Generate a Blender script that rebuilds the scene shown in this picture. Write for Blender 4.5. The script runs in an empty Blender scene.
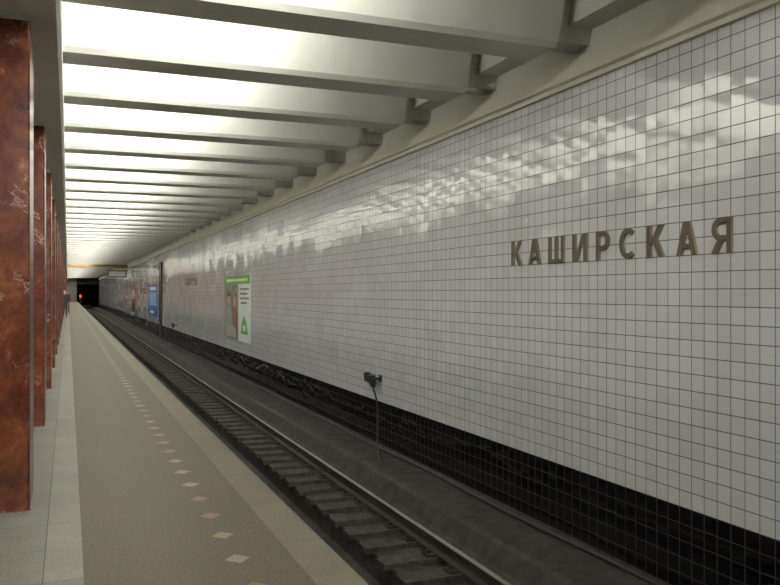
import bpy, math, random
from mathutils import Vector
random.seed(3)
scene = bpy.context.scene
scene.view_settings.view_transform = 'Standard'

# ------------------------------------------------------------------ helpers
def new_mat(name):
    m = bpy.data.materials.new(name); m.use_nodes = True
    return m, m.node_tree, m.node_tree.nodes["Principled BSDF"]

def simple(name, col, rough=0.5, metal=0.0, emis=None, es=0.0, noise=0.0, nscale=20, bump=0.0):
    m, nt, b = new_mat(name)
    b.inputs["Roughness"].default_value = rough
    b.inputs["Metallic"].default_value = metal
    b.inputs["Base Color"].default_value = (*col, 1)
    if emis:
        b.inputs["Emission Color"].default_value = (*emis, 1)
        b.inputs["Emission Strength"].default_value = es
    if noise > 0:
        tc = nt.nodes.new("ShaderNodeTexCoord")
        n = nt.nodes.new("ShaderNodeTexNoise"); n.inputs["Scale"].default_value = nscale
        n.inputs["Detail"].default_value = 6
        nt.links.new(tc.outputs["Object"], n.inputs["Vector"])
        r = nt.nodes.new("ShaderNodeValToRGB")
        r.color_ramp.elements[0].position = 0.3; r.color_ramp.elements[1].position = 0.7
        r.color_ramp.elements[0].color = (*[c*(1-noise) for c in col], 1)
        r.color_ramp.elements[1].color = (*[min(1, c*(1+noise)) for c in col], 1)
        nt.links.new(n.outputs["Fac"], r.inputs["Fac"])
        nt.links.new(r.outputs["Color"], b.inputs["Base Color"])
        if bump > 0:
            bp = nt.nodes.new("ShaderNodeBump"); bp.inputs["Strength"].default_value = 0.8; bp.inputs["Distance"].default_value = bump
            nt.links.new(n.outputs["Fac"], bp.inputs["Height"]); nt.links.new(bp.outputs[0], b.inputs["Normal"])
    return m

class MB:
    def __init__(s): s.v = []; s.f = []; s.m = []
    def poly(s, pts, mi=0):
        i = len(s.v); s.v += [tuple(p) for p in pts]
        s.f.append(tuple(range(i, i+len(pts)))); s.m.append(mi)
    def box(s, x0, x1, y0, y1, z0, z1, mi=0):
        i = len(s.v)
        s.v += [(x0,y0,z0),(x1,y0,z0),(x1,y1,z0),(x0,y1,z0),(x0,y0,z1),(x1,y0,z1),(x1,y1,z1),(x0,y1,z1)]
        for f in ((0,3,2,1),(4,5,6,7),(0,1,5,4),(1,2,6,5),(2,3,7,6),(3,0,4,7)):
            s.f.append(tuple(i+k for k in f)); s.m.append(mi)
    def prism(s, pts, axis, a0, a1, mi=0, cap=None):
        """pts 2-D polygon in the other two axes"""
        n = len(pts); i = len(s.v)
        for a in (a0, a1):
            for p in pts:
                if axis == 'x': s.v.append((a, p[0], p[1]))
                elif axis == 'y': s.v.append((p[0], a, p[1]))
                else: s.v.append((p[0], p[1], a))
        s.f.append(tuple(i+k for k in range(n))); s.m.append(mi if cap is None else cap)
        s.f.append(tuple(i+n+k for k in reversed(range(n)))); s.m.append(mi)
        for k in range(n):
            k2 = (k+1) % n
            s.f.append((i+k, i+n+k, i+n+k2, i+k2)); s.m.append(mi)
    def mesh(s, name, mats):
        me = bpy.data.meshes.new(name)
        me.from_pydata(s.v, [], s.f); me.update()
        for m in mats: me.materials.append(m)
        for p, mi in zip(me.polygons, s.m): p.material_index = mi
        import bmesh
        bm = bmesh.new(); bm.from_mesh(me)
        bmesh.ops.recalc_face_normals(bm, faces=bm.faces)
        bm.to_mesh(me); bm.free()
        return me
    def obj(s, name, mats, loc=(0,0,0), parent=None):
        o = bpy.data.objects.new(name, s.mesh(name, mats)); o.location = loc
        scene.collection.objects.link(o)
        if parent: o.parent = parent
        return o

def empty(name, loc=(0,0,0)):
    o = bpy.data.objects.new(name, None); o.location = loc
    scene.collection.objects.link(o); return o

# ------------------------------------------------------------------ key dims (m)
H = 1.6            # eye height
E = 1.53           # platform edge x
W = 5.1            # track wall x
Y0, Y1 = -8.0, 150.0
MX = -7.5          # mirror:  x' = MX - x
ZB = 4.10          # underside of ribs
ZC = 4.62          # ceiling slab
ZL = 3.65          # underside of longitudinal beam

# ------------------------------------------------------------------ materials
def tile_wall_mat():
    m, nt, b = new_mat("glazed_wall_tiles")
    N = nt.nodes; L = nt.links
    def math_(op, a, bb=None, c=None):
        n = N.new("ShaderNodeMath"); n.operation = op
        for k, x in enumerate((a, bb, c)):
            if x is None: continue
            if isinstance(x, (int, float)): n.inputs[k].default_value = x
            else: L.new(x, n.inputs[k])
        return n.outputs[0]
    tc = N.new("ShaderNodeTexCoord"); sp = N.new("ShaderNodeSeparateXYZ")
    L.new(tc.outputs["Object"], sp.inputs[0])
    T = 0.15
    ys = math_('DIVIDE', sp.outputs["Y"], T)
    zs = math_('DIVIDE', math_('ADD', sp.outputs["Z"], 0.32), T)
    fy = math_('FRACT', ys); fz = math_('FRACT', zs)
    cy = math_('FLOOR', ys); cz = math_('FLOOR', zs)
    g = 0.028
    def edge(f): return math_('GREATER_THAN', math_('ABSOLUTE', math_('SUBTRACT', f, 0.5)), 0.5-g)
    grout = math_('MAXIMUM', edge(fy), edge(fz))
    cb = N.new("ShaderNodeCombineXYZ"); L.new(cy, cb.inputs[0]); L.new(cz, cb.inputs[1])
    wn = N.new("ShaderNodeTexWhiteNoise"); wn.noise_dimensions = '3D'; L.new(cb.outputs[0], wn.inputs["Vector"])
    # larger blocks of tiles laid together (4 x 3), rows staggered
    bz = math_('FLOOR', math_('DIVIDE', cz, 3.0))
    by = math_('FLOOR', math_('DIVIDE', math_('ADD', cy, math_('MULTIPLY', bz, 1.0)), 4.0))
    cb2 = N.new("ShaderNodeCombineXYZ"); L.new(by, cb2.inputs[0]); L.new(bz, cb2.inputs[1]); cb2.inputs[2].default_value = 7.0
    wn2 = N.new("ShaderNodeTexWhiteNoise"); wn2.noise_dimensions = '3D'; L.new(cb2.outputs[0], wn2.inputs["Vector"])
    black = math_('LESS_THAN', sp.outputs["Z"], -0.32)
    tone = N.new("ShaderNodeMapRange"); L.new(wn.outputs["Value"], tone.inputs[0])
    tone.inputs[3].default_value = 0.60; tone.inputs[4].default_value = 0.66
    hsv = N.new("ShaderNodeCombineColor")
    L.new(math_('MULTIPLY', tone.outputs[0], 0.975), hsv.inputs[0]); L.new(tone.outputs[0], hsv.inputs[1]); L.new(math_('MULTIPLY', tone.outputs[0], 1.015), hsv.inputs[2])
    mx = N.new("ShaderNodeMix"); mx.data_type = 'RGBA'
    L.new(black, mx.inputs[0]); L.new(hsv.outputs[0], mx.inputs[6]); mx.inputs[7].default_value = (0.005,0.005,0.006,1)
    gc = N.new("ShaderNodeMix"); gc.data_type = 'RGBA'
    L.new(black, gc.inputs[0]); gc.inputs[6].default_value = (0.055,0.05,0.04,1); gc.inputs[7].default_value = (0.03,0.027,0.022,1)
    mx2 = N.new("ShaderNodeMix"); mx2.data_type = 'RGBA'
    L.new(grout, mx2.inputs[0]); L.new(mx.outputs[2], mx2.inputs[6]); L.new(gc.outputs[2], mx2.inputs[7])
    L.new(mx2.outputs[2], b.inputs["Base Color"])
    rr = math_('ADD', math_('MULTIPLY', grout, 0.6), 0.06)
    L.new(rr, b.inputs["Roughness"])
    ior = math_('SUBTRACT', 2.05, math_('MULTIPLY', black, 0.65)); L.new(ior, b.inputs["IOR"])
    ns = N.new("ShaderNodeTexNoise"); ns.inputs["Scale"].default_value = 0.12; ns.inputs["Detail"].default_value = 1
    L.new(cb.outputs[0], ns.inputs["Vector"])
    def vm(op, a, bb):
        n = N.new("ShaderNodeVectorMath"); n.operation = op
        for k, x in enumerate((a, bb)):
            if isinstance(x, tuple): n.inputs[k].default_value = x
            else: L.new(x, n.inputs[k])
        return n.outputs[0]
    a1 = vm('MULTIPLY', vm('SUBTRACT', wn.outputs["Color"], (0.5,0.5,0.5)), (0.0, 0.028, 0.035))
    a3 = vm('MULTIPLY', vm('SUBTRACT', wn2.outputs["Color"], (0.5,0.5,0.5)), (0.0, 0.045, 0.06))
    a2 = vm('MULTIPLY', vm('SUBTRACT', ns.outputs["Color"], (0.5,0.5,0.5)), (0.0, 0.03, 0.05))
    geo = N.new("ShaderNodeNewGeometry")
    nn = vm('ADD', vm('ADD', vm('ADD', geo.outputs["Normal"], a1), a2), a3)
    nz = N.new("ShaderNodeVectorMath"); nz.operation = 'NORMALIZE'; L.new(nn, nz.inputs[0])
    L.new(nz.outputs[0], b.inputs["Normal"])
    return m

def marble_mat():
    m, nt, b = new_mat("red_marble")
    N = nt.nodes; L = nt.links
    tc = N.new("ShaderNodeTexCoord"); oi = N.new("ShaderNodeObjectInfo")
    ad = N.new("ShaderNodeVectorMath"); ad.operation = 'ADD'
    L.new(tc.outputs["Object"], ad.inputs[0])
    mu = N.new("ShaderNodeMath"); mu.operation = 'MULTIPLY'; mu.inputs[1].default_value = 37; L.new(oi.outputs["Random"], mu.inputs[0])
    L.new(mu.outputs[0], ad.inputs[1])
    n1 = N.new("ShaderNodeTexNoise"); n1.inputs["Scale"].default_value = 4.0; n1.inputs["Detail"].default_value = 12; n1.inputs["Distortion"].default_value = 0.5
    n1.inputs["Roughness"].default_value = 0.75
    L.new(ad.outputs[0], n1.inputs["Vector"])
    r1 = N.new("ShaderNodeValToRGB"); e = r1.color_ramp.elements
    e[0].position = 0.3; e[0].color = (0.024,0.009,0.005,1)
    e[1].position = 0.55; e[1].color = (0.105,0.028,0.012,1)
    x = e.new(0.68); x.color = (0.20,0.075,0.032,1)
    x = e.new(0.42); x.color = (0.062,0.015,0.008,1)
    L.new(n1.outputs["Fac"], r1.inputs["Fac"])
    n2 = N.new("ShaderNodeTexNoise"); n2.inputs["Scale"].default_value = 1.5; n2.inputs["Detail"].default_value = 10; n2.inputs["Distortion"].default_value = 0.4; n2.inputs["Roughness"].default_value = 0.65
    L.new(ad.outputs[0], n2.inputs["Vector"])
    r2 = N.new("ShaderNodeValToRGB"); e = r2.color_ramp.elements
    e[0].position = 0.493; e[0].color = (0,0,0,1); e[1].position = 0.507; e[1].color = (0,0,0,1)
    x = e.new(0.5); x.color = (0.7,0.7,0.7,1)
    L.new(n2.outputs["Fac"], r2.inputs["Fac"])
    n3 = N.new("ShaderNodeTexNoise"); n3.inputs["Scale"].default_value = 1.6; L.new(ad.outputs[0], n3.inputs["Vector"])
    gt = N.new("ShaderNodeMapRange"); gt.inputs[1].default_value = 0.48; gt.inputs[2].default_value = 0.6; L.new(n3.outputs["Fac"], gt.inputs[0])
    mm = N.new("ShaderNodeMath"); mm.operation = 'MULTIPLY'; L.new(r2.outputs["Color"], mm.inputs[0]); L.new(gt.outputs[0], mm.inputs[1])
    mx = N.new("ShaderNodeMix"); mx.data_type = 'RGBA'; L.new(mm.outputs[0], mx.inputs[0])
    L.new(r1.outputs["Color"], mx.inputs[6]); mx.inputs[7].default_value = (0.5,0.42,0.32,1)
    L.new(mx.outputs[2], b.inputs["Base Color"])
    b.inputs["Roughness"].default_value = 0.22
    return m

def slab_mat(name, c0, c1, sx, sy, ox, joint, speck=90, rough=0.45, big=0.12, jcol=(0.03,0.027,0.023)):
    m, nt, b = new_mat(name); N = nt.nodes; L = nt.links
    tc = N.new("ShaderNodeTexCoord"); sp = N.new("ShaderNodeSeparateXYZ"); L.new(tc.outputs["Object"], sp.inputs[0])
    def math_(op, a, bb=None):
        n = N.new("ShaderNodeMath"); n.operation = op
        for k, x in enumerate((a, bb)):
            if x is None: continue
            if isinstance(x, (int, float)): n.inputs[k].default_value = x
            else: L.new(x, n.inputs[k])
        return n.outputs[0]
    n1 = N.new("ShaderNodeTexNoise"); n1.inputs["Scale"].default_value = speck; n1.inputs["Detail"].default_value = 3
    L.new(tc.outputs["Object"], n1.inputs["Vector"])
    n2 = N.new("ShaderNodeTexNoise"); n2.inputs["Scale"].default_value = 2.2; n2.inputs["Detail"].default_value = 10; n2.inputs["Roughness"].default_value = 0.7
    L.new(tc.outputs["Object"], n2.inputs["Vector"])
    r = N.new("ShaderNodeValToRGB"); r.color_ramp.elements[0].position = 0.36; r.color_ramp.elements[1].position = 0.64
    r.color_ramp.elements[0].color = (*c0,1); r.color_ramp.elements[1].color = (*c1,1)
    L.new(n1.outputs["Fac"], r.inputs["Fac"])
    xs = math_('DIVIDE', math_('SUBTRACT', sp.outputs["X"], ox), sx); ys = math_('DIVIDE', sp.outputs["Y"], sy)
    cb = N.new("ShaderNodeCombineXYZ"); L.new(math_('FLOOR', xs), cb.inputs[0]); L.new(math_('FLOOR', ys), cb.inputs[1])
    wn = N.new("ShaderNodeTexWhiteNoise"); L.new(cb.outputs[0], wn.inputs["Vector"])
    v = math_('ADD', math_('MULTIPLY', wn.outputs["Value"], big*2), 1-big)
    v2 = math_('MULTIPLY', v, math_('ADD', math_('MULTIPLY', n2.outputs["Fac"], 1.4), 0.3))
    sc = N.new("ShaderNodeVectorMath"); sc.operation = 'SCALE'; L.new(r.outputs["Color"], sc.inputs[0]); L.new(v2, sc.inputs["Scale"])
    if joint > 0:
        ex = math_('GREATER_THAN', math_('ABSOLUTE', math_('SUBTRACT', math_('FRACT', xs), 0.5)), 0.5-joint/sx)
        ey = math_('GREATER_THAN', math_('ABSOLUTE', math_('SUBTRACT', math_('FRACT', ys), 0.5)), 0.5-joint/sy)
        j = math_('MAXIMUM', ex, ey)
        mx = N.new("ShaderNodeMix"); mx.data_type = 'RGBA'; L.new(j, mx.inputs[0]); L.new(sc.outputs[0], mx.inputs[6]); mx.inputs[7].default_value = (*jcol,1)
        L.new(mx.outputs[2], b.inputs["Base Color"])
    else:
        L.new(sc.outputs[0], b.inputs["Base Color"])
    rg = N.new("ShaderNodeMapRange"); L.new(n2.outputs["Fac"], rg.inputs[0]); rg.inputs[3].default_value = rough-0.1; rg.inputs[4].default_value = rough+0.15
    L.new(rg.outputs[0], b.inputs["Roughness"])
    return m

M_TILE = tile_wall_mat()
M_MARB = marble_mat()
M_GRAN = slab_mat("grey_granite_slabs", (0.105,0.103,0.088), (0.235,0.23,0.20), 0.60, 0.60, -0.13, 0.003)
M_BORD = slab_mat("granite_border", (0.13,0.127,0.11), (0.27,0.26,0.23), 0.216, 1.2, -0.13, 0.003)
M_ASPH = slab_mat("worn_asphalt_floor", (0.050,0.040,0.024), (0.125,0.104,0.068), 50, 50, 20, 0.0, speck=60, rough=0.5)
M_EDGE = slab_mat("platform_edge_granite", (0.085,0.075,0.053), (0.17,0.15,0.112), 0.27, 1.0, 1.26, 0.0025)
M_CEIL = simple("painted_ceiling", (0.61,0.60,0.54), 0.6, noise=0.06, nscale=1.5)
M_CORN = simple("cornice_plaster", (0.62,0.59,0.49), 0.5, noise=0.05, nscale=2)
M_BED = simple("track_bed_concrete", (0.02,0.018,0.016), 0.8, noise=0.45, nscale=6)
M_LEDGE = simple("ledge_concrete", (0.028,0.025,0.021), 0.75, noise=0.7, nscale=5, bump=0.03)
M_SLEEP = simple("creosoted_wood", (0.042,0.035,0.028), 0.8, noise=0.6, nscale=12, bump=0.01)
M_RUST = simple("rusty_steel", (0.026,0.019,0.014), 0.7, 0.2, noise=0.4, nscale=30)
M_STEEL = simple("polished_rail_head", (0.32,0.30,0.27), 0.35, 1.0)
M_BRONZE = simple("bronze_letters", (0.105,0.084,0.060), 0.5, 0.1, noise=0.1, nscale=30)
M_BRSIDE = simple("bronze_letter_sides", (0.20,0.165,0.115), 0.5, 0.1)
M_HOUS = simple("lamp_housing", (0.5,0.5,0.48), 0.5)
M_LAMP = simple("fluorescent_light", (0.9,0.9,0.9), 0.5, emis=(1.0,1.0,0.95), es=92.0)
M_BLACK = simple("black_metal", (0.012,0.012,0.012), 0.45)
M_DARK = simple("tunnel_darkness", (0.01,0.009,0.008), 0.9)  # darkness of the portal and tunnel put into a near-black base colour
M_DIA = simple("diamond_stone", (0.25,0.195,0.12), 0.4, noise=0.3, nscale=3)
M_DIA2 = simple("diamond_stone_red", (0.21,0.125,0.07), 0.4, noise=0.3, nscale=3)

# ------------------------------------------------------------------ track walls
mb = MB(); mb.box(W, W+0.3, Y0, Y1, -1.06, 3.83, 0); mb.box(W, W+0.3, Y0, Y1, 3.83, ZC, 1); mb.obj("wall_right", [M_TILE, M_CEIL])
mb = MB(); mb.box(MX-W-0.3, MX-W, Y0, Y1, -1.06, 3.83, 0); mb.box(MX-W-0.3, MX-W, Y0, Y1, 3.83, ZC, 1); mb.obj("wall_left", [M_TILE, M_CEIL])
for k, (a, s) in enumerate(((W, 1), (MX-W, -1))):
    mb = MB()
    pr = [(a,3.83),(a-s*0.05,3.83),(a-s*0.05,3.88),(a-s*0.09,3.90),(a-s*0.09,4.10),(a,4.12)]
    mb.prism(pr, 'y', Y0, Y1); mb.obj("trim_%d" % (k+1), [M_CORN])
mb = MB(); mb.box(MX-W-0.3, W+0.3, Y0-0.3, Y0, -1.7, 4.9); mb.obj("wall_back", [M_CEIL])

# ------------------------------------------------------------------ ceiling slab + ribs + longitudinal beams
mb = MB(); mb.box(MX-W-0.3, W+0.3, Y0, Y1+30, ZC, ZC+0.25); mb.obj("ceiling", [M_CEIL])
ribY = []
y = 9.13 - 2.0*8
while y < Y1-1: ribY.append(y); y += 2.0
mb = MB()
for yc in ribY:
    pr = [(yc-0.17,ZB),(yc+0.30,ZB),(yc+0.34,ZB+0.04),(yc+0.40,ZC),(yc-0.38,ZC),(yc-0.23,ZB+0.05)]
    pe = [(yc-0.10,ZB+0.10),(yc+0.22,ZB+0.10),(yc+0.3,ZC),(yc-0.2,ZC)]
    mb.prism(pr, 'x', -0.05, 4.62)
    mb.prism(pe, 'x', 4.62, W)
    mb.prism(pr, 'x', MX+1.2, -1.2)
    mb.prism(pr, 'x', MX-4.62, MX+0.05)
    mb.prism(pe, 'x', MX-W, MX-4.62)
mb.obj("ceiling_ribs", [M_CEIL])
mb = MB()
for x0, x1 in ((W-0.30, W), (MX-W, MX-W+0.30)):
    mb.box(x0, x1, Y0, Y1, ZB+0.26, ZC)
mb.obj("ceiling_ledges", [M_CEIL])
mb = MB()
for x0, x1 in ((-1.2,-0.05), (MX+0.05, MX+1.2)):
    pr = [(x0+0.03,ZL),(x1-0.03,ZL),(x1,ZL+0.03),(x1,ZC),(x0,ZC),(x0,ZL+0.03)]
    mb.prism(pr, 'y', Y0, Y1)
mb.obj("longitudinal_beams", [M_CEIL])

# ------------------------------------------------------------------ luminaires on the far side of every rib
mb = MB()
D_ = 0.10
for yc in ribY[:-1]:
    for x0, x1 in ((0.10,2.0), (-4.6,-2.9), (MX-2.0, MX-0.10)):
        y_ = yc + D_
        pr = [(y_+0.275,4.27),(y_+0.33,4.25),(y_+0.40,4.27),(y_+0.34,4.42),(y_+0.30,4.42)]
        mb.prism(pr, 'x', x0, x1, 0)
        ny, nz = 0.93*0.004, 0.37*0.004
        mb.poly([(x0+0.03,y_+0.398+ny,4.28+nz),(x1-0.03,y_+0.398+ny,4.28+nz),(x1-0.03,y_+0.344+ny,4.415+nz),(x0+0.03,y_+0.344+ny,4.415+nz)][::-1], 1)
me = bpy.data.meshes.new("fluorescent_luminaires"); me.from_pydata(mb.v, [], mb.f); me.update()
me.materials.append(M_HOUS); me.materials.append(M_LAMP)
for p, mi in zip(me.polygons, mb.m): p.material_index = mi
o = bpy.data.objects.new("fluorescent_luminaires", me); scene.collection.objects.link(o)

# ------------------------------------------------------------------ columns
mb = MB()
cw = 0.37
b_ = 0.015
pr = [(-cw+b_,-0.35),(cw-b_,-0.35),(cw,-0.35+b_),(cw,0.35-b_),(cw-b_,0.35),(-cw+b_,0.35),(-cw,0.35-b_),(-cw,-0.35+b_)]
mb.prism(pr, 'z', 0.0, ZL-0.06, 0)
mb.prism([(p[0]*0.96,p[1]*0.96) for p in pr], 'z', ZL-0.06, ZL, 1)
colmesh = mb.mesh("marble_column", [M_MARB, M_CEIL])
yc = 6.43+0.35-12
while yc < 146:
    for xc in (-0.26-cw, MX+0.26+cw):
        o = bpy.data.objects.new("marble_column", colmesh); o.location = (xc, yc, 0)
        scene.collection.objects.link(o)
    yc += 4.0

# ------------------------------------------------------------------ platform floor
PE = 146.0
mb = MB()
mb.box(MX+0.13, -0.13, Y0, PE, -0.2, 0, 0)
mb.box(-0.13, 0.086, Y0, PE, -0.2, 0, 1); mb.box(MX-0.086, MX+0.13, Y0, PE, -0.2, 0, 1)
mb.box(0.086, 1.26, Y0, PE, -0.2, 0, 2); mb.box(MX-1.26, MX-0.086, Y0, PE, -0.2, 0, 2)
mb.box(1.26, E, Y0, PE, -0.2, 0, 3); mb.box(MX-E, MX-1.26, Y0, PE, -0.2, 0, 3)
mb.box(MX-1.30, 1.30, Y0, PE, -1.6, -0.2, 4)
mb.obj("floor", [M_GRAN, M_BORD, M_ASPH, M_EDGE, M_BED])

mb = MB()
y = 2.3
while y < 120:
    for cx in (0.945, MX-0.945):
        s = random.uniform(0.9, 1.08)
        mb.poly([(cx-0.075*s,y,0.002),(cx,y-0.085*s,0.002),(cx+0.075*s,y,0.002),(cx,y+0.085*s,0.002)], 0 if random.random()<0.65 else 1)
    y += 0.5
mb.obj("floor_diamond_inlay", [M_DIA, M_DIA2])

# ------------------------------------------------------------------ track beds, sleepers, rails
track = empty("railway_track")
mb = MB()
for s, off in ((1, 0), (-1, MX)):
    X = lambda x: off + s*x
    pr = [(X(1.30),-1.9),(X(1.30),-1.32),(X(2.60),-1.32),(X(2.62),-1.58),(X(3.16),-1.58),(X(3.18),-1.32),(X(4.12),-1.34),
          (X(4.20),-1.30),(X(4.30),-1.12),(X(4.36),-1.085),(X(4.44),-1.08),(X(W+0.3),-1.065),(X(W+0.3),-1.9)]
    mb.prism(pr, 'y', Y0, Y1+30)
mb.obj("trackbed", [M_LEDGE], parent=track)
mb = MB()
for s, off in ((1, 0), (-1, MX)):
    y = Y0+0.3
    while y < Y1:
        for a, b2 in ((1.75,2.68), (3.10,4.08)):
            x0, x1 = sorted((off+s*a, off+s*b2))
            dz = random.uniform(-0.008,0.008)
            mb.box(x0, x1, y-0.125, y+0.125, -1.34, -1.272+dz, 0)
            c = 3.78 if a > 3 else 2.22
            xa, xb = sorted((off+s*(c-0.17), off+s*(c+0.17)))
            mb.box(xa, xb, y-0.08, y+0.08, -1.275, -1.252, 1)
            for q in (-0.12, 0.12):
                mb.box(off+s*(c+q)-0.02, off+s*(c+q)+0.02, y-0.03, y+0.03, -1.255, -1.215, 1)
        y += 0.56
mb.obj("sleepers", [M_SLEEP, M_RUST], parent=track)

def rail_obj(xc, nm):
    mb = MB(); z = -1.252
    pr = [(-0.066,0),(0.066,0),(0.066,0.01),(0.012,0.03),(0.009,0.11),(0.035,0.122),(0.036,0.148),(-0.036,0.148),(-0.035,0.122),(-0.009,0.11),(-0.012,0.03),(-0.066,0.01)]
    mb.prism([(xc+a, z+b2) for a, b2 in pr], 'y', Y0, Y1+25, 0)
    mb.prism([(xc-0.030,z+0.148),(xc+0.026,z+0.148),(xc+0.020,z+0.155),(xc-0.024,z+0.155)], 'y', Y0, Y1+25, 1)
    return mb.obj(nm, [M_RUST, M_STEEL], parent=track)
for i, xc in enumerate((2.22, 3.78, MX-2.22, MX-3.78)): rail_obj(xc, "rail_%d" % (i+1))

cu = bpy.data.curves.new("trackside_cable", 'CURVE'); cu.dimensions = '3D'; cu.bevel_depth = 0.022; cu.bevel_resolution = 2
sp = cu.splines.new('POLY'); n = 200; sp.points.add(n)
for i in range(n+1):
    yy = Y0 + (Y1-Y0)*i/n
    sp.points[i].co = (4.93+0.025*math.sin(yy*1.3), yy, -1.045, 1)
o = bpy.data.objects.new("cable", cu); cu.materials.append(M_BLACK); scene.collection.objects.link(o); o.parent = track

# ------------------------------------------------------------------ station name letters
def strip(pts, t):
    L = []; R = []
    for i, p in enumerate(pts):
        a = Vector(pts[max(i-1,0)]); b2 = Vector(pts[min(i+1,len(pts)-1)])
        d = (b2-a).normalized(); nrm = Vector((-d.y, d.x))
        L.append(Vector(p)+nrm*t/2); R.append(Vector(p)-nrm*t/2)
    return L + R[::-1]
def rect(x0,x1,y0,y1): return [(x0,y0),(x1,y0),(x1,y1),(x0,y1)]
def para(x0,y0,x1,y1,t): return [(x0-t/2,y0),(x0+t/2,y0),(x1+t/2,y1),(x1-t/2,y1)]
t = 0.17
def ell(cx,cy,rx,ry,a0,a1,n=16):
    return [(cx+rx*math.cos(math.radians(a0+(a1-a0)*i/n)), cy+ry*math.sin(math.radians(a0+(a1-a0)*i/n))) for i in range(n+1)]
def L_K(): return 0.76, [rect(0,t,0,1), para(0.24,0.42,0.64,1,0.21), para(0.655,0,0.32,0.62,0.21)]
def L_A(): return 0.84, [para(0.10,0,0.38,1,0.19), para(0.74,0,0.46,1,0.19), rect(0.2,0.64,0.2,0.34)]
def L_SH(): return 1.02, [rect(0,0.16,0,1), rect(0.43,0.59,0,1), rect(0.86,1.02,0,1), rect(0.01,1.01,0.002,0.15)]
def L_I(): return 0.82, [rect(0,0.16,0,1), rect(0.66,0.82,0,1), [(0.1,0.002),(0.23,0.002),(0.72,0.998),(0.59,0.998)]]
def L_R():
    bowl = [(0.1,0.92)] + ell(0.37,0.67,0.25,0.25,90,-90,12) + [(0.1,0.42)]
    return 0.70, [rect(0,t,0,1), strip(bowl,0.159)]
def L_S(): return 0.80, [strip(ell(0.42,0.5,0.33,0.42,48,312,22),0.17)]
def L_YA():
    bowl = [(0.66,0.92)] + ell(0.36,0.67,0.26,0.25,90,270,12) + [(0.66,0.42)]
    return 0.74, [rect(0.57,0.74,0,1), strip(bowl,0.159), para(0.11,0.002,0.42,0.5,0.2)]
WORD = [L_K, L_A, L_SH, L_I, L_R, L_S, L_K, L_A, L_YA]
def station_name(ystart, z0):
    root = empty("station_name_lettering", (W-0.001, ystart, z0))
    hs = 0.30; gap = 0.168; a = 0.0
    for k, fn in enumerate(WORD):
        w, parts = fn(); mb = MB()
        for j, poly in enumerate(parts):
            m = len(poly); pts = [(-(a+p[0]*hs), p[1]*hs) for p in poly]
            dp = 0.026 + 0.0010*j
            if m > 6:
                h2 = m//2
                for i in range(h2-1):
                    q = [pts[i], pts[i+1], pts[m-2-i], pts[m-1-i]]
                    mb.prism(q, 'x', -dp, 0.0, 1, cap=0)
            else:
                mb.prism(pts, 'x', -dp, 0.0, 1, cap=0)
        mb.obj("letter_%d" % (k+1), [M_BRONZE, M_BRSIDE], parent=root)
        a += w*hs + gap
station_name(8.60, 1.93)
station_name(38.2, 1.93)
station_name(67.8, 1.93)

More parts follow.
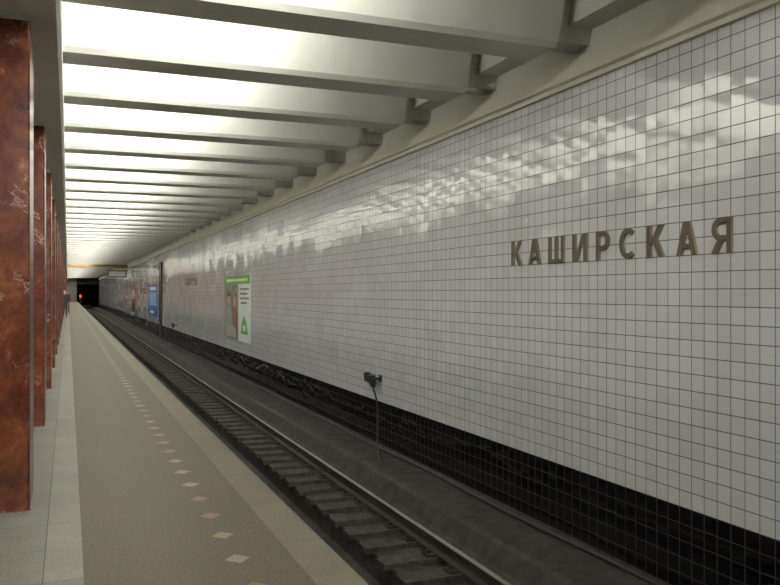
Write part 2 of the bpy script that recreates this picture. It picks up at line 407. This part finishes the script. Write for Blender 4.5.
# ------------------------------------------------------------------ posters
def poster(y0, y1, z0, z1, kind):
    root = empty("advertising_poster", (W, (y0+y1)/2, z0)); w = y1-y0; h = z1-z0
    def P(u, v): return (w/2 - u*w, v*h)      # u to viewer's right
    def add(name, mat, poly, d):
        mb = MB(); mb.prism([P(*p) for p in poly], 'x', -d, -0.001 if d < 0.012 else -(d-0.002)); mb.obj(name, [mat], parent=root)
    def rc(u0,u1,v0,v1): return [(u0,v0),(u1,v0),(u1,v1),(u0,v1)]
    def el(cu_,cv,ru,rv): return [(cu_+ru*math.cos(i*math.pi/9), cv+rv*math.sin(i*math.pi/9)) for i in range(18)]
    C = lambda n, c: simple("poster_"+n, c, 0.4)
    if kind == 0:
        add("backing", C("white",(0.75,0.78,0.76)), rc(0,1,0,1), 0.011)
        add("header", C("green",(0.12,0.36,0.06)), rc(0,1,0.87,1), 0.014)
        add("header_text", C("cream",(0.6,0.7,0.4)), rc(0.08,0.9,0.915,0.955), 0.017)
        add("photo", simple("poster_photo",(0.20,0.19,0.17),0.4,noise=0.85,nscale=3.5), rc(0,0.56,0,0.87), 0.014)
        add("figure_shirt", C("teal",(0.28,0.32,0.32)), [(0.06,0.1),(0.3,0.1),(0.32,0.40),(0.24,0.52),(0.14,0.52),(0.05,0.40)], 0.017)
        add("figure_face", C("skin",(0.50,0.30,0.20)), el(0.19,0.62,0.075,0.08), 0.019)
        add("figure_hair", C("hair",(0.05,0.025,0.015)), [(0.10,0.62),(0.11,0.72),(0.19,0.76),(0.27,0.72),(0.28,0.62),(0.25,0.68),(0.13,0.68)], 0.021)
        add("figure_two_shirt", C("red",(0.22,0.09,0.07)), [(0.34,0.15),(0.54,0.15),(0.54,0.44),(0.47,0.52),(0.38,0.50)], 0.017)
        add("figure_two_face", C("skin2",(0.5,0.32,0.22)), el(0.43,0.60,0.065,0.075), 0.019)
        add("table", C("cream2",(0.42,0.38,0.30)), [(0.02,0.04),(0.5,0.04),(0.45,0.20),(0.08,0.24)], 0.022)
        for i, (a, b2, v) in enumerate(((0.62,0.95,0.78),(0.62,0.9,0.71),(0.62,0.95,0.64),(0.66,0.88,0.57))):
            add("text_line_%d"%(i+1), C("ink",(0.12,0.14,0.12)), rc(a,b2,v,v+0.028), 0.014)
        add("logo", C("green2",(0.10,0.38,0.10)), [(0.66,0.12),(0.92,0.12),(0.86,0.30),(0.79,0.40),(0.71,0.30)], 0.014)
        add("logo_mark", C("lime",(0.6,0.75,0.45)), el(0.79,0.21,0.06,0.05), 0.017)
    elif kind == 1:
        add("backing", C("blue",(0.02,0.09,0.32)), rc(0,1,0,1), 0.011)
        add("panel", C("lightblue",(0.25,0.45,0.7)), rc(0.1,0.9,0.35,0.75), 0.014)
        add("headline", C("white2",(0.8,0.8,0.8)), rc(0.12,0.85,0.82,0.92), 0.014)
        add("footer", C("white3",(0.8,0.8,0.8)), rc(0.1,0.6,0.1,0.18), 0.014)
    else:
        add("backing", C("darkred",(0.16,0.03,0.02)), rc(0,1,0,1), 0.011)
        add("panel", C("pale",(0.5,0.45,0.4)), rc(0.15,0.85,0.5,0.85), 0.014)
poster(23.9, 28.1, 0.05, 2.14, 0)
poster(51.0, 56.2, 0.05, 2.12, 1)
poster(68.5, 72.0, 0.05, 2.10, 2)

# dark service duct on the wall
mb = MB(); mb.box(W-0.05, W-0.001, 48.2, 49.3, -1.0, 3.4, 0)
mb.box(W-0.07, W-0.05, 48.15, 48.25, -1.0, 3.4, 1); mb.box(W-0.07, W-0.05, 49.25, 49.35, -1.0, 3.4, 1)
mb.obj("service_duct_cover", [simple("duct_paint",(0.03,0.025,0.02),0.5), M_BLACK])

# ------------------------------------------------------------------ wall fitting with hanging cable
def device(py, pz):
    root = empty("wall_sensor_fitting", (W-0.002, py, pz))
    mb = MB()
    mb.box(-0.02, 0.0, -0.05, 0.05, -0.06, 0.06, 0)                 # wall plate
    mb.box(-0.16, -0.02, -0.02, 0.02, -0.02, 0.02, 0)               # arm
    mb.prism([(-0.10,-0.05),(0.12,-0.05),(0.14,0.0),(0.12,0.07),(-0.10,0.07),(-0.13,0.01)], 'x', -0.26, -0.14, 0)
    mb.prism([(0.15+0.05*math.cos(a*math.pi/6), 0.05+0.05*math.sin(a*math.pi/6)) for a in range(12)], 'x', -0.25, -0.15, 0)
    mb.prism([(-0.20+0.05*math.sin(a*math.pi/6), -0.05+0.055*math.cos(a*math.pi/6)) for a in range(12)], 'y', -0.17, -0.05, 0)
    mb.box(-0.23, -0.16, -0.16, -0.07, -0.13, -0.04, 0)
    mb.obj("head", [M_BLACK], parent=root)
    cu = bpy.data.curves.new("hanging_cable", 'CURVE'); cu.dimensions = '3D'; cu.bevel_depth = 0.016; cu.bevel_resolution = 3
    sp = cu.splines.new('BEZIER'); zz = -1.065-pz
    P = [(-0.19,-0.10,-0.12),(-0.13,-0.12,-0.35),(-0.10,-0.10,-0.80),(-0.14,-0.2,zz+0.10),(-0.35,-0.8,zz+0.014),(-0.68,-1.8,zz+0.014)]
    sp.bezier_points.add(len(P)-1)
    for bp, p in zip(sp.bezier_points, P):
        bp.co = p; bp.handle_left_type = bp.handle_right_type = 'AUTO'
    cu.materials.append(M_BLACK)
    o = bpy.data.objects.new("hanging_cable", cu); scene.collection.objects.link(o); o.parent = root
device(13.1, 0.09); device(41.5, -0.05)

# ------------------------------------------------------------------ far end: gantry, signs, portal, signal
root = empty("overhead_gantry", (0, 76, 0))
mb = MB(); mb.box(0.0, W-0.1, -0.15, 0.15, 3.80, 4.09, 0); mb.obj("beam", [simple("ochre_paint",(0.24,0.16,0.07),0.5)], parent=root)
mb = MB(); mb.box(3.3, 4.9, -0.12, 0.12, 2.95, 3.60, 0); mb.box(3.4,4.8,-0.14,-0.12,3.05,3.5,1); mb.box(3.6,3.64,-0.03,0.03,3.6,3.80,0); mb.box(4.6,4.64,-0.03,0.03,3.6,3.80,0)
mb.obj("sign_box", [M_BLACK, simple("sign_face",(0.3,0.32,0.28),0.4)], parent=root)

mb = MB()
mb.box(MX-W-0.3, MX-E+0.1, Y1, Y1+0.4, 3.0, ZC, 0); mb.box(E-0.1, W+0.3, Y1, Y1+0.4, 3.0, ZC, 0)
mb.box(MX-E+0.1, E-0.1, Y1, Y1+0.4, -1.6, ZC, 1)
mb.obj("wall_far", [M_DARK, simple("far_wall_paint",(0.10,0.09,0.075),0.7)])
for s, off in ((1,0),(-1,MX)):
    mb = MB()
    xs = sorted((off+s*(E-0.1), off+s*(E-0.3))); mb.box(xs[0],xs[1],Y1+0.41,Y1+30,-1.3,4.0)
    xs = sorted((off+s*(W+0.1), off+s*(W+0.3))); mb.box(xs[0],xs[1],Y1+0.41,Y1+30,-1.06,4.0)
    xs = sorted((off+s*(E-0.3), off+s*(W+0.3))); mb.box(xs[0],xs[1],Y1+0.41,Y1+30,3.0,3.3); mb.box(xs[0],xs[1],Y1+29.8,Y1+30,-1.06,3.2)
    mb.obj("running_tunnel", [M_DARK])
root = empty("signal", (1.69, 125, -1.318)); root.parent = track
mb = MB(); mb.box(-0.04,0.04,-0.04,0.04,0,2.1); mb.box(-0.16,0.16,-0.08,0.10,2.0,2.75); mb.box(-0.15,0.15,-0.06,0.06,0,0.04); mb.obj("post_and_head",[M_BLACK],parent=root)
mb = MB(); mb.prism([(0.13*math.cos(a*math.pi/8), 2.38+0.13*math.sin(a*math.pi/8)) for a in range(16)], 'y', -0.11,-0.08)
mb.obj("red_lens",[simple("red_light",(0.5,0.01,0.01),0.3,emis=(1,0.03,0.02),es=4)],parent=root)

# ------------------------------------------------------------------ people (waiting far down the platform)
def person(x, y, rot, coat, trousers, hair):
    root = empty("standing_person", (x, y, 0)); root.rotation_euler = (0,0,rot)
    mc = simple("coat",coat,0.8); mt = simple("trousers",trousers,0.8); ms = simple("skin",(0.5,0.3,0.22),0.5); mh = simple("hair",hair,0.7); mk = simple("shoes",(0.02,0.02,0.02),0.5)
    def skin(name, verts, edges, radii, mat, root_i=0, sub=2):
        me = bpy.data.meshes.new(name); me.from_pydata(verts, edges, []); me.update()
        o = bpy.data.objects.new(name, me); scene.collection.objects.link(o); o.parent = root
        me.materials.append(mat)
        o.modifiers.new("skin",'SKIN'); s = o.modifiers.new("sub",'SUBSURF'); s.levels = sub; s.render_levels = sub
        for i, r in enumerate(radii):
            rr = r if isinstance(r, tuple) else (r, r)
            me.skin_vertices[0].data[i].radius = rr
            me.skin_vertices[0].data[i].use_root = (i == root_i)
        return o
    skin("trousers", [(0,0,0.95),(0.09,0,0.86),(0.10,0.01,0.50),(0.11,-0.01,0.09),(-0.09,0,0.86),(-0.11,0.02,0.50),(-0.13,0.03,0.09)],
         [(0,1),(1,2),(2,3),(0,4),(4,5),(5,6)], [(0.13,0.10),0.09,0.062,0.055,0.09,0.062,0.055], mt)
    skin("coat", [(0,0,0.86),(0,0,1.05),(0,0,1.25),(0,0,1.42),(0,0.0,1.50),(0.17,0,1.40),(0.225,0.0,1.14),(0.20,-0.10,0.92),(-0.17,0,1.40),(-0.225,0.0,1.14),(-0.22,-0.06,0.90)],
         [(0,1),(1,2),(2,3),(3,4),(3,5),(5,6),(6,7),(3,8),(8,9),(9,10)],
         [(0.17,0.12),(0.15,0.11),(0.16,0.115),(0.13,0.10),0.06,0.07,0.052,0.042,0.07,0.052,0.042], mc, 1)
    skin("head", [(0,0,1.47),(0,0,1.55),(0,-0.01,1.60),(0,-0.005,1.68),(0,0,1.73)], [(0,1),(1,2),(2,3),(3,4)], [0.05,0.052,(0.070,0.082),(0.076,0.092),(0.055,0.065)], ms)
    skin("hair_cap", [(0,0.025,1.60),(0,0.022,1.68),(0,0.012,1.745)], [(0,1),(1,2)], [(0.074,0.07),(0.083,0.086),(0.062,0.068)], mh)
    mb = MB(); mb.prism([(-0.012,1.62),(0.012,1.62),(0.006,1.665),(-0.006,1.665)],'y',-0.125,-0.09,0)
    for s in (-1,1):
        mb.box(s*0.03-0.012,s*0.03+0.012,-0.103,-0.085,1.662,1.672,1); mb.box(s*0.076-0.008,s*0.076+0.008,-0.01,0.025,1.62,1.68,0)
    mb.box(-0.022,0.022,-0.102,-0.085,1.585,1.593,2)
    mb.obj("face",[ms,mk,simple("lips",(0.4,0.12,0.1),0.5)],parent=root)
    for s, hp in ((1,(0.20,-0.11,0.90)),(-1,(-0.22,-0.07,0.88))):
        V = [hp,(hp[0],hp[1]-0.015,hp[2]-0.07)]; Ed = [(0,1)]; R = [0.026,0.034]
        for k in range(4):
            b0 = len(V); fx = hp[0]; fy = hp[1]-0.045+0.02*k; ln = (0.07,0.085,0.08,0.062)[k]
            V += [(fx,fy,hp[2]-0.09),(fx-s*0.008,fy-0.004,hp[2]-0.09-ln*0.55),(fx-s*0.02,fy-0.004,hp[2]-0.09-ln)]
            Ed += [(1,b0),(b0,b0+1),(b0+1,b0+2)]; R += [0.010,0.009,0.008]
        b0 = len(V); V += [(hp[0]-s*0.01,hp[1]-0.05,hp[2]-0.05),(hp[0]-s*0.02,hp[1]-0.075,hp[2]-0.09)]; Ed += [(1,b0),(b0,b0+1)]; R += [0.011,0.009]
        skin("hand_%s"%("l" if s>0 else "r"), V, Ed, R, ms, 0, 1)
        fx, fy = (0.11,-0.01) if s>0 else (-0.13,0.03)
        skin("shoe_%s"%("l" if s>0 else "r"), [(fx,fy+0.04,0.05),(fx,fy-0.05,0.045),(fx+s*0.01,fy-0.17,0.035)], [(0,1),(1,2)], [0.045,0.044,0.033], mk)
person(-0.20, 57.0, 0.2, (0.03,0.03,0.035), (0.02,0.02,0.025), (0.03,0.02,0.01))
person(-0.05, 68.0, 2.6, (0.10,0.03,0.03), (0.03,0.03,0.05), (0.05,0.03,0.02))

# ------------------------------------------------------------------ world & camera
w = bpy.data.worlds.new("World"); scene.world = w; w.use_nodes = True
w.node_tree.nodes["Background"].inputs[0].default_value = (0.02,0.02,0.02,1)
cam = bpy.data.cameras.new("camera"); cam.sensor_width = 36; cam.lens = 800/780*36
cam.clip_start = 0.05; cam.clip_end = 400
co = bpy.data.objects.new("camera", cam); scene.collection.objects.link(co)
co.location = (0,0,H); co.rotation_euler = (math.radians(90), 0, -math.atan(322/800))
scene.camera = co
